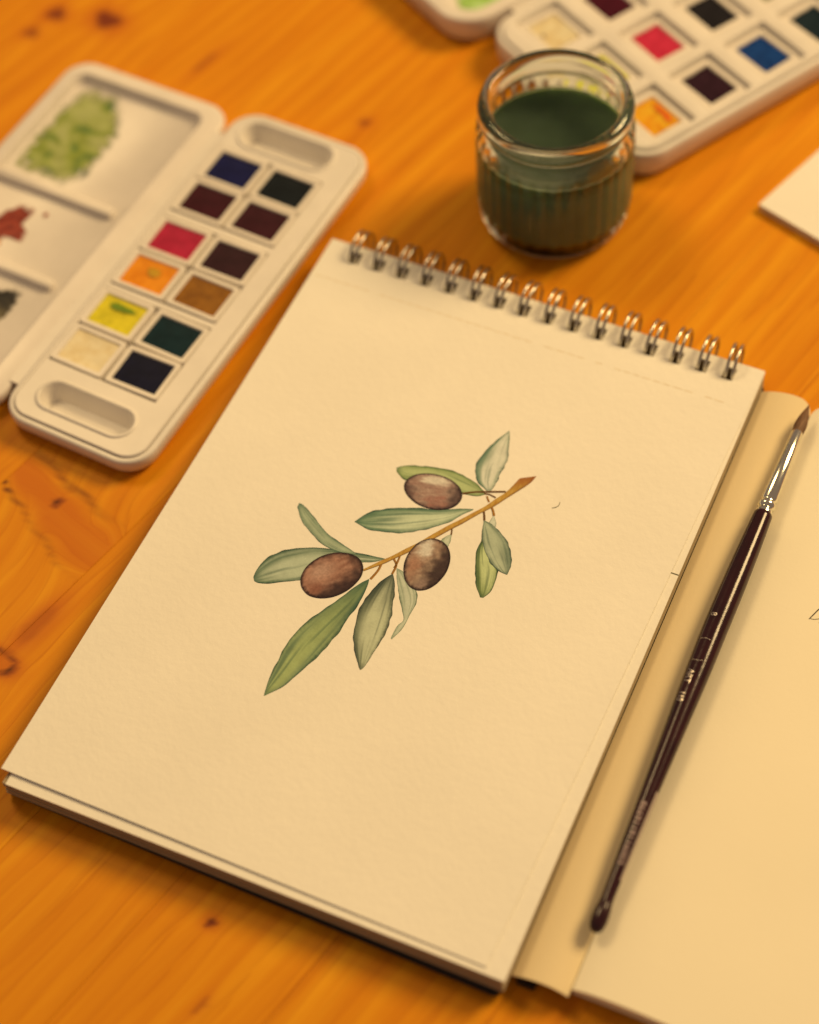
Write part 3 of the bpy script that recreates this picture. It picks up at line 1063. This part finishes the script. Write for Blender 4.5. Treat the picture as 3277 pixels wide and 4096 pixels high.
def wrap_text(txt, y_start, height, ang0, name, mat, width_scale=1.0, lift=0.05):
    """lettering wrapped round the handle, reading towards its tail"""
    cu = bpy.data.curves.new('txt', 'FONT')
    cu.body = txt
    cu.size = height
    cu.resolution_u = 3
    ob = bpy.data.objects.new('txt', cu)
    COL.objects.link(ob)
    dg = bpy.context.evaluated_depsgraph_get()
    me = bpy.data.meshes.new_from_object(ob.evaluated_get(dg))
    bpy.data.objects.remove(ob)
    bm = bmesh.new()
    bm.from_mesh(me)
    bmesh.ops.subdivide_edges(bm, edges=bm.edges[:], cuts=1)
    for v in bm.verts:
        y = y_start - v.co.x * width_scale
        r = hrad(y) + lift
        cx, cz = baxis(y)
        a = ang0 + v.co.y / r
        v.co = Vector(((cx + r * math.sin(a)) * MM, y * MM, (cz + r * math.cos(a)) * MM))
    bm.to_mesh(me)
    bm.free()
    me.name = name
    return link(name, me, mat, handle)


wrap_text('8', 13.6, 2.6, R(-38), 'lettering', M['foil'], 1.0)
fr = MB()
for yy, aa in ((4.4, 1), (-2.6, 1)):
    pts = []
    for k in range(9):
        a = R(-45 + 6.5 * k)
        r = hrad(yy) + 0.02
        cx, cz = baxis(yy)
        pts.append((cx + r * math.sin(a), yy + (0.25 if yy > 0 else -0.25) * math.sin(math.pi * k / 8) - 0.1, cz + r * math.cos(a)))
    fr.tube(pts, 0.09, 6)
link('lettering', fr.me('lettering', True), M['foil'], handle)
wrap_text('ART', -6.0, 2.6, R(-40), 'lettering', M['foil'], 0.95)
wrap_text('110', -13.4, 2.6, R(-42), 'lettering', M['foil'], 0.85)
# bar code sticker wrapped round the thin end of the handle
st = MB()
V, F = [], []
for i in range(31):
    y = -44.0 - 27.0 * i / 30
    r = hrad(y) + 0.05
    cx, cz = baxis(y)
    for k in range(9):
        a = R(48 + 80 * k / 8)
        V.append((cx + r * math.sin(a), y, cz + r * math.cos(a)))
for i in range(30):
    for k in range(8):
        F.append((i * 9 + k, i * 9 + k + 1, (i + 1) * 9 + k + 1, (i + 1) * 9 + k))
link('sticker', fix_normals(mesh('sticker', V, F, True)), M['sticker'], handle)
wrap_text('8669119116003', -48.2, 2.3, R(-22), 'sticker_digits', M['digits'], 1.28, 0.06)


# ------------------------------------------------------------------ paint boxes
def pan_mesh(w, l, h, wall, depth):
    b = MB()
    x, y = w / 2, l / 2
    r = 0.9
    lp = [rrect(-x + 0.7, x - 0.7, -y + 0.7, y - 0.7, r, 0), rrect(-x, x, -y, y, r, h - 0.4), rrect(-x + 0.15, x - 0.15, -y + 0.15, y - 0.15, r, h),
          inset(-x, x, -y, y, r + 0.8, wall - 0.25, h), inset(-x, x, -y, y, r + 0.8, wall, h - 0.3), inset(-x, x, -y, y, r + 0.8, wall + 0.1, h - depth)]
    b.loft(lp)
    return auto_smooth(fix_normals(b.me('paint_pan')), 40)


def cake_mesh(w, l, thick, seed, dish=0.35, rag=0.0):
    """a cake of paint: grid top, a little dished and uneven, with sides"""
    n, m = 16, 14
    V, F = [], []
    for i in range(n + 1):
        for j in range(m + 1):
            s, t_ = -1 + 2 * i / n, -1 + 2 * j / m
            k = 1.0
            # slightly rounded corners
            cr = max(0, abs(s) - 0.88) + max(0, abs(t_) - 0.88)
            k = 1 - 0.25 * max(0, min(abs(s), abs(t_)) - 0.9) - rag * (0.08 + 0.10 * nz(s * 2 + seed, t_ * 2, seed))
            z = -dish * (1 - max(s * s, t_ * t_)) + 0.16 * nz(s * 2.5 + seed, t_ * 2.5, seed)
            V.append((s * w / 2 * k, t_ * l / 2 * k, thick + z))
    idx = lambda i, j: i * (m + 1) + j
    for i in range(n):
        for j in range(m):
            F.append((idx(i, j), idx(i + 1, j), idx(i + 1, j + 1), idx(i, j + 1)))
    ringi = [idx(i, 0) for i in range(n + 1)] + [idx(n, j) for j in range(1, m + 1)] + [idx(i, m) for i in range(n - 1, -1, -1)] + [idx(0, j) for j in range(m - 1, 0, -1)]
    nb_ = len(V)
    for q in ringi:
        V.append((V[q][0], V[q][1], 0))
    for a in range(len(ringi)):
        b = (a + 1) % len(ringi)
        F.append((ringi[a], nb_ + a, nb_ + b, ringi[b]))
    F.append(tuple(nb_ + a for a in range(len(ringi))))
    return auto_smooth(fix_normals(mesh('paint_cake', V, F)), 50)


def smear(name, outline, z, fcol, parent, mat=None, n=70, nr_=22, rag=0.05, seed=0):
    P = spline(outline + [outline[0]], n + 1)[:-1]
    c = P.mean(0)
    V, C, F = [], [], []
    for i in range(nr_ + 1):
        r = i / nr_
        for j in range(n):
            k = r * (1 + rag * (nz(j * 0.35, seed, 1.0) + 0.6 * nz(j * 0.9, seed, 2.0)) * r)
            p = c + (P[j] - c) * k
            V.append((p[0], p[1], z + 0.25 * (1 - r ** 4) * (0.7 + 0.5 * nz(p[0] * 0.4, p[1] * 0.4, seed))))
            al = 1 - 0.85 * sm(0.72, 1.0, r + 0.22 * nz(p[0] * 0.45, p[1] * 0.45, seed + 5)) - 0.15 * max(0, nz(p[0] * 0.2, p[1] * 0.2, seed + 9))
            C.append(tuple(fcol(p[0], p[1], r)[:3]) + (max(0.05, min(1, al)),))
    for i in range(nr_):
        for j in range(n):
            a, b = i * n + j, i * n + (j + 1) % n
            F.append((a, b, b + n, a + n))
    return link(name, fix_up(mesh(name, V, F, True, C)), mat or M['smear'], parent)


def shell(x0, x1, y0, y1, r, h, cav, cr, floor):
    """open plastic tray; cav = cavity rectangle"""
    c0, c1, c2, c3 = cav
    b = MB()
    b.loft([inset(x0, x1, y0, y1, r, 3.2, 0), inset(x0, x1, y0, y1, r, 1.6, 0.5), inset(x0, x1, y0, y1, r, 0.5, 2.2), inset(x0, x1, y0, y1, r, 0, h * 0.62),
            inset(x0, x1, y0, y1, r, 0, h - 0.9), inset(x0, x1, y0, y1, r, 0.25, h - 0.3), inset(x0, x1, y0, y1, r, 0.8, h),
            rrect(c0 - 0.4, c1 + 0.4, c2 - 0.4, c3 + 0.4, cr + 0.4, h), rrect(c0, c1, c2, c3, cr, h - 0.5), rrect(c0 + 0.5, c1 - 0.5, c2 + 0.5, c3 - 0.5, cr, floor + 0.8),
            rrect(c0 + 1.2, c1 - 1.2, c2 + 1.2, c3 - 1.2, cr, floor)])
    return auto_smooth(fix_normals(b.me('tray')), 50)


def capsule(x0, x1, y0, y1, d, z):
    r = (y1 - y0) / 2
    return rrect(x0 + d, x1 - d, y0 + d, y1 - d, r - d - 0.01, z, 10)


# ---- box at the left
LB = empty('paint_box', (-107.6 * MM, 71.8 * MM, 0), R(-4))
tag(LB, 'open white watercolour box with twelve pans and a palette lid with green paint', 'paint box', 'watercolour boxes on the table')
tx0, tx1, ty0, ty1 = -30.0, 24.0, -72.4, 78.0
link('tray', shell(tx0, tx1, ty0, ty1, 10.2, 7.3, (tx0 + 2.2, tx1 - 2.2, ty0 + 2.2, ty1 - 2.2), 7.5, 1.6), M['plastic'], LB)
ins = MB().loft([rrect(tx0 + 2.35, tx1 - 2.35, ty0 + 2.35, ty1 - 2.35, 7.2, 1.7, 10), rrect(tx0 + 2.35, tx1 - 2.35, ty0 + 2.35, ty1 - 2.35, 7.2, 7.5, 10),
                 rrect(tx0 + 2.7, tx1 - 2.7, ty0 + 2.7, ty1 - 2.7, 7.0, 7.9, 10)])
ROWS = [49.2, 32.8, 13.2, -3.6, -22.6, -39.3]
CX = [-16.55, 4.35]
cut = MB()
for a, b in ((0, 1), (2, 3), (4, 5)):
    cut.box(-26.55, 14.45, ROWS[b] - 8.5, ROWS[a] + 8.5, 2.4, 12)
cut.loft([capsule(-23.6, 11.6, 61.6, 73.0, 2.4, 2.2), capsule(-23.6, 11.6, 61.6, 73.0, 0.9, 5.0), capsule(-23.6, 11.6, 61.6, 73.0, 0, 7.9), capsule(-23.6, 11.6, 61.6, 73.0, 0, 12)])
cut.loft([capsule(-20.8, 13.0, -64.4, -54.4, 2.4, 2.2), capsule(-20.8, 13.0, -64.4, -54.4, 0.9, 5.0), capsule(-20.8, 13.0, -64.4, -54.4, 0, 7.9), capsule(-20.8, 13.0, -64.4, -54.4, 0, 12)])
insert = link('pan_holder', boolean(ins.me('pan_holder'), cut.me('cut'), 0.0, 'pan_holder'), M['plastic'], LB)
for y0_, y1_ in ((-65.8, -53.0), (60.2, 74.4)):
    rim = MB()
    xa, xb = (-22.2, 14.4) if y0_ < 0 else (-25.0, 13.0)
    rim.loft([capsule(xa, xb, y0_, y1_, 0.0, 7.7), capsule(xa, xb, y0_, y1_, 0.3, 8.35), capsule(xa, xb, y0_, y1_, 0.9, 8.5), capsule(xa, xb, y0_, y1_, 1.35, 8.2), capsule(xa, xb, y0_, y1_, 1.5, 7.5)], False, False)
    link('slot_rim', auto_smooth(fix_normals(rim.me('slot_rim')), 60), M['plastic'], insert)
LC = [((27, 24, 46), None), ((27, 26, 20), None), ((64, 21, 19), None), ((62, 23, 20), None), ((176, 35, 43), (156, 29, 36)), ((56, 27, 22), None),
      ((230, 126, 22), (214, 108, 14)), ((146, 84, 22), (124, 68, 18)), ((222, 178, 30), (196, 158, 26)), ((22, 37, 30), None), ((231, 187, 116), (222, 174, 100)), ((25, 21, 27), None)]
pm = pan_mesh(19.6, 15.9, 6.0, 1.75, 1.95)
for i in range(12):
    r_, c_ = i // 2, i % 2
    dz = rng.uniform(-0.15, 0.2)
    p_ = link('paint_pan', pm, M['pan_plastic'], LB, (CX[c_] * MM, ROWS[r_] * MM, (2.35 + dz) * MM), rng.uniform(-0.02, 0.02))
    ck = cake_mesh(15.9, 12.3, 1.35, i * 3.1, 0.40)
    link('paint_cake', ck, cake_mat('paint', LC[i][0], LC[i][1]), p_, (0, 0, 4.12 * MM))
    if i == 8:
        smear('paint_stain', [(-5.5, 3.6), (-3.2, 4.6), (0, 4.3), (4.2, 4.0), (5.5, 2.6), (3.0, 1.8), (-1.5, 1.3), (-4.5, 1.6)], 5.38, lambda x, y, r: mix(alb(104, 116, 16), alb(196, 168, 28), sm(0.75, 1, r) + 0.5 * nz(x * .8, y * .8)), p_, seed=4, n=40, nr_=8)
    if i == 6:
        smear('paint_stain', [(-2.5, 3.0), (0, 3.8), (3.0, 3.2), (3.6, 1.0), (1.5, -0.8), (-1.5, 0.2)], 5.22, lambda x, y, r: mix(alb(194, 128, 20), alb(222, 122, 20), sm(0.6, 1, r)), p_, seed=5, n=40, nr_=8)

# lid with mixing wells
lid = link('lid', shell(-99.5, -32.4, -73.0, 75.6, 9.5, 6.4, (-94.2, -40.6, -67.5, 69.2), 4.5, 3.0), M['lid_plastic'], LB)
for yy in (16.6, -19.4):
    dv = MB()
    dv.loft([rrect(-93.4, -45.6, yy - 2.3, yy + 2.3, 1.6, 2.9), rrect(-93.3, -45.7, yy - 2.0, yy + 1.8, 1.4, 5.1), rrect(-93.0, -46.2, yy - 1.3, yy + 1.1, 0.9, 5.6)])
    link('divider', auto_smooth(fix_normals(dv.me('divider')), 50), M['lid_plastic'], lid)
hg = MB().box(-33.6, -28.8, -60, 64, 5.4, 6.7)
link('hinge', hg.me('hinge'), M['plastic'], LB)


def green_c(x, y, r):
    n1, n2 = nz(x * 0.10, y * 0.10, 3), nz(x * 0.22 + n_w(x, y), y * 0.22, 8)
    c = mix(alb(136, 128, 36), alb(166, 148, 68), 0.5 + 1.5 * n1)
    c = mix(c, alb(124, 120, 26), sm(0.0, 0.4, n2) * 0.8)
    c = mix(c, alb(178, 156, 80), sm(0.15, 0.5, -n2) * 0.4)
    c = mix(c, alb(82, 98, 40), sm(0.2, 0.5, n2 - 0.5 * n1) * 0.7)
    c = mix(c, alb(92, 92, 58), sm(0.80, 1.0, r + 0.12 * n2) * sm(-84, -68, x) * 0.9)
    return mix(c, alb(168, 146, 92), sm(0.9, 1.0, r + 0.1 * n1) * sm(30, 60, y) * 0.5)


def n_w(x, y):
    return 1.2 * nz(x * 0.07, y * 0.07, 21)


smear('paint_smear', [(-92.2, 22.8), (-92.8, 34), (-92.6, 50), (-91.2, 62), (-86.0, 67.2), (-74.0, 64.6), (-66.6, 52.0), (-64.4, 38.0), (-67.0, 23.6), (-80.8, 20.8)], 3.05, green_c, lid, rag=0.10, seed=3)
red_c = lambda x, y, r: mix(mix(alb(122, 36, 18), alb(152, 54, 28), 0.5 + 1.5 * nz(x * .3, y * .3, 1)), alb(186, 104, 56), sm(0.9, 1.0, r) * 0.6)
smear('paint_smear', [(-86.3, -6.6), (-82.8, -0.5), (-77.8, 7.4), (-71.6, 7.4), (-71.5, 0.4), (-67.9, -2.6), (-68.0, -7.3), (-73.4, -8.0), (-78.0, -12.0)], 3.05, red_c, lid, rag=0.10, seed=5)
smear('paint_smear', [(-68.4, 7.4), (-67.2, 8.4), (-66.2, 6.9), (-67.4, 5.6)], 3.05, red_c, lid, rag=0.05, seed=6, n=24, nr_=6)
smear('paint_smear', [(-78.5, -9.6), (-74.5, -9.2), (-73.4, -12.2), (-77.0, -13.6), (-80.0, -12.5)], 3.02, lambda x, y, r: alb(226, 150, 84), lid, rag=0.1, seed=9, n=30, nr_=6)
smear('paint_smear', [(-63.0, -28.4), (-59.3, -26.0), (-54.8, -25.2), (-53.2, -28.1), (-52.6, -34.8), (-53.8, -40.2), (-56.1, -44.2), (-60, -41), (-60, -34)], 3.05,
      lambda x, y, r: mix(mix(alb(44, 34, 22), alb(120, 92, 50), sm(-31, -40, y) + 0.5 * nz(x * .4, y * .4, 2)), alb(150, 120, 70), sm(0.85, 1, r) * 0.5), lid, rag=0.12, seed=7)
smear('paint_smear', [(-64.5, -43.0), (-61.8, -40.5), (-60.6, -44.5), (-62.0, -50.0), (-64.6, -47.0)], 3.02, lambda x, y, r: alb(176, 128, 40), lid, rag=0.1, seed=8, n=30, nr_=6)

# ---- box at the back
RB = empty('paint_box', (10 * MM, 168 * MM, 0), R(60))
tag(RB, 'large open white watercolour box with deep square pan wells standing behind the glass jar', 'paint box', 'watercolour boxes on the table')
bx0, bx1, by0, by1 = 2.6, 160.0, 3.2, 91.0
link('tray', shell(bx0, bx1, by0, by1, 12.0, 11.2, (bx0 + 2.2, bx1 - 2.2, by0 + 2.2, by1 - 2.2), 9.8, 1.6), M['plastic'], RB)
ins = MB().loft([rrect(bx0 + 2.4, bx1 - 2.4, by0 + 2.4, by1 - 2.4, 9.4, 1.7, 10), rrect(bx0 + 2.4, bx1 - 2.4, by0 + 2.4, by1 - 2.4, 9.4, 11.6, 10),
                 rrect(bx0 + 2.9, bx1 - 2.9, by0 + 2.9, by1 - 2.9, 9.0, 12.1, 10)])
UU = [22.0 + 25 * k for k in range(6)]
VV = [19.2, 46.9, 74.3]
cut = MB()
for u in UU:
    for v in VV:
        cut.loft([rrect(u - 8.6, u + 8.6, v - 10.4, v + 10.4, 0.8, 4.0, 3), rrect(u - 9.6, u + 9.6, v - 11.4, v + 11.4, 0.8, 12.1, 3), rrect(u - 9.9, u + 9.9, v - 11.7, v + 11.7, 0.8, 16, 3)])
link('pan_holder', boolean(ins.me('pan_holder'), cut.me('cut'), 0.35, 'pan_holder'), M['plastic'], RB)
RC = {(0, 0): ((226, 150, 26), (216, 120, 14)), (1, 0): ((50, 22, 22), None), (2, 0): ((24, 54, 82), (18, 42, 68)), (3, 0): ((28, 36, 30), None),
      (0, 1): ((226, 196, 70), (210, 176, 50)), (1, 1): ((198, 42, 48), (180, 34, 40)), (2, 1): ((34, 26, 20), None), (3, 1): ((110, 100, 40), None),
      (0, 2): ((224, 182, 112), (208, 160, 88)), (1, 2): ((72, 16, 20), None), (2, 2): ((60, 20, 20), None), (3, 2): ((40, 30, 60), None),
      (4, 0): ((30, 60, 40), None), (4, 1): ((90, 60, 30), None), (4, 2): ((30, 30, 40), None), (5, 0): ((60, 30, 20), None), (5, 1): ((30, 30, 30), None), (5, 2): ((150, 90, 40), None)}
pm2 = pan_mesh(16.8, 20.4, 6.6, 2.3, 1.6)
for (i, j), cc in RC.items():
    p_ = link('paint_pan', pm2, M['pan_plastic'], RB, (UU[i] * MM, VV[j] * MM, 3.95 * MM), rng.uniform(-0.03, 0.03))
    link('paint_cake', cake_mesh(12.2, 15.6, 1.2, i * 2.3 + j * 5.1, 0.4, 0.5), cake_mat('paint', cc[0], cc[1], 0.45), p_, (0, 0, 5.0 * MM))
    if (i, j) == (0, 0):
        smear('paint_stain', [(5.2, 6.0), (5.4, -2), (4.6, -6.6), (1.5, -6.2), (2.6, -1), (2.8, 4.5)], 6.05, lambda x, y, r: mix(alb(222, 84, 18), alb(228, 140, 20), sm(0.5, 1, r)), p_, seed=11, n=30, nr_=8)
    if (i, j) == (0, 2):
        smear('paint_stain', [(-5.5, 1.5), (-3.5, 2.4), (-3.6, 0.2), (-5.2, -0.6)], 5.95, lambda x, y, r: mix(alb(120, 86, 60), alb(196, 150, 90), sm(0.4, 1, r)), p_, seed=12, n=24, nr_=6)
lid2 = link('lid', shell(-4.2, 156.0, 94.8, 182.0, 14.0, 11.0, (1.5, 150.5, 100.5, 176.5), 9.0, 4.5), M['lid_plastic'], RB)
smear('paint_smear', [(8, 104), (16, 103), (26, 106), (30, 114), (24, 124), (13, 122), (7, 113)], 4.6, lambda x, y, r: mix(alb(140, 160, 40), alb(176, 176, 90), 0.5 + nz(x * .2, y * .2, 4)), lid2, seed=13, rag=0.1)
hg = MB().box(18, 140, 90.4, 95.4, 7.6, 9.4)
link('hinge', hg.me('hinge'), M['plastic'], RB)

# ------------------------------------------------------------------ jar of rinse water
JX, JY = -14.6, 153.0


def jar_lathe(prof, seg=192, ribs=0.0, nrib=34):
    loops = []
    for r, z, k in prof:
        loops.append([(r * math.cos(a) * 1 + 0, r * math.sin(a), z) if not k else
                      ((r - ribs * k * (0.5 + 0.5 * math.cos(nrib * a)) ** 2) * math.cos(a), (r - ribs * k * (0.5 + 0.5 * math.cos(nrib * a)) ** 2) * math.sin(a), z)
                      for a in [2 * math.pi * i / seg for i in range(seg)]])
    return MB().loft(loops)


outer = [(19.0, 0.3, 0), (20.5, 0.0, 0), (22.0, 0.25, 0), (23.6, 1.2, 0), (24.8, 3.0, 0), (25.5, 5.4, .3), (25.9, 8.5, 1), (26.0, 14, 1), (26.0, 22, 1), (26.0, 30, 1), (26.0, 34.5, 1), (25.9, 36.5, .4), (25.8, 38, 0), (25.3, 39.6, 0),
         (24.2, 40.8, 0), (23.0, 41.6, 0), (22.8, 42.3, 0), (23.4, 43.0, 0), (24.6, 43.7, 0), (25.2, 45.0, 0), (25.2, 46.9, 0), (24.6, 48.5, 0), (23.5, 49.5, 0), (22.3, 49.7, 0), (21.3, 49.2, 0), (20.8, 48.2, 0)]
inner = [(20.6, 46.5, 0), (20.6, 44, 0), (20.9, 42, 0), (22.2, 40.2, 0), (23.0, 38.6, 0), (23.4, 36.5, 0), (23.5, 30, 0), (23.5, 20, 0), (23.4, 10, 0), (22.8, 7.0, 0), (21.0, 5.0, 0), (17.0, 4.2, 0), (8.0, 3.9, 0), (0.5, 3.8, 0)]
jar = link('glass_jar', auto_smooth(fix_normals(jar_lathe(outer + inner, 204, 0.75).me('glass_jar')), 60), M['glass'], None, (JX * MM, JY * MM, 0))
tag(jar, 'small ribbed clear glass jar with dark rinse water in front of the paint box', 'jar')
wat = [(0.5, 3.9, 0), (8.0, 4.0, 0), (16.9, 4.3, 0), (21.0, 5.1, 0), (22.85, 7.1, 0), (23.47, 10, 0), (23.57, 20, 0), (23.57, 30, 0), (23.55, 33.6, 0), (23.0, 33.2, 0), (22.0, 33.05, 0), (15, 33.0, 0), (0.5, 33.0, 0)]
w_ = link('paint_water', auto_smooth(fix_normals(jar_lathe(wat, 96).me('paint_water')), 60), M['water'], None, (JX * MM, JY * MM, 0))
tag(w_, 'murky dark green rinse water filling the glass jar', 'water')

# ------------------------------------------------------------------ stack of blank paper at the right
BP = empty('paper_pad', (49.3 * MM, 177.6 * MM, 0), R(-19.0))
tag(BP, 'blank white paper pad lying near the big paint box and the jar', 'paper')
b = MB().loft([rrect(0.2, 105, 0.2, 148, 0.4, 0.0), rrect(0.2, 105, 0.2, 148, 0.4, 2.3)])
link('page_block', auto_smooth(b.me('page_block')), M['paper_edge'], BP)
b = MB().loft([rrect(0, 105.2, 0, 148.2, 0.4, 2.35), rrect(0, 105.2, 0, 148.2, 0.4, 2.75)])
link('top_sheet', auto_smooth(b.me('top_sheet')), M['paper'], BP)
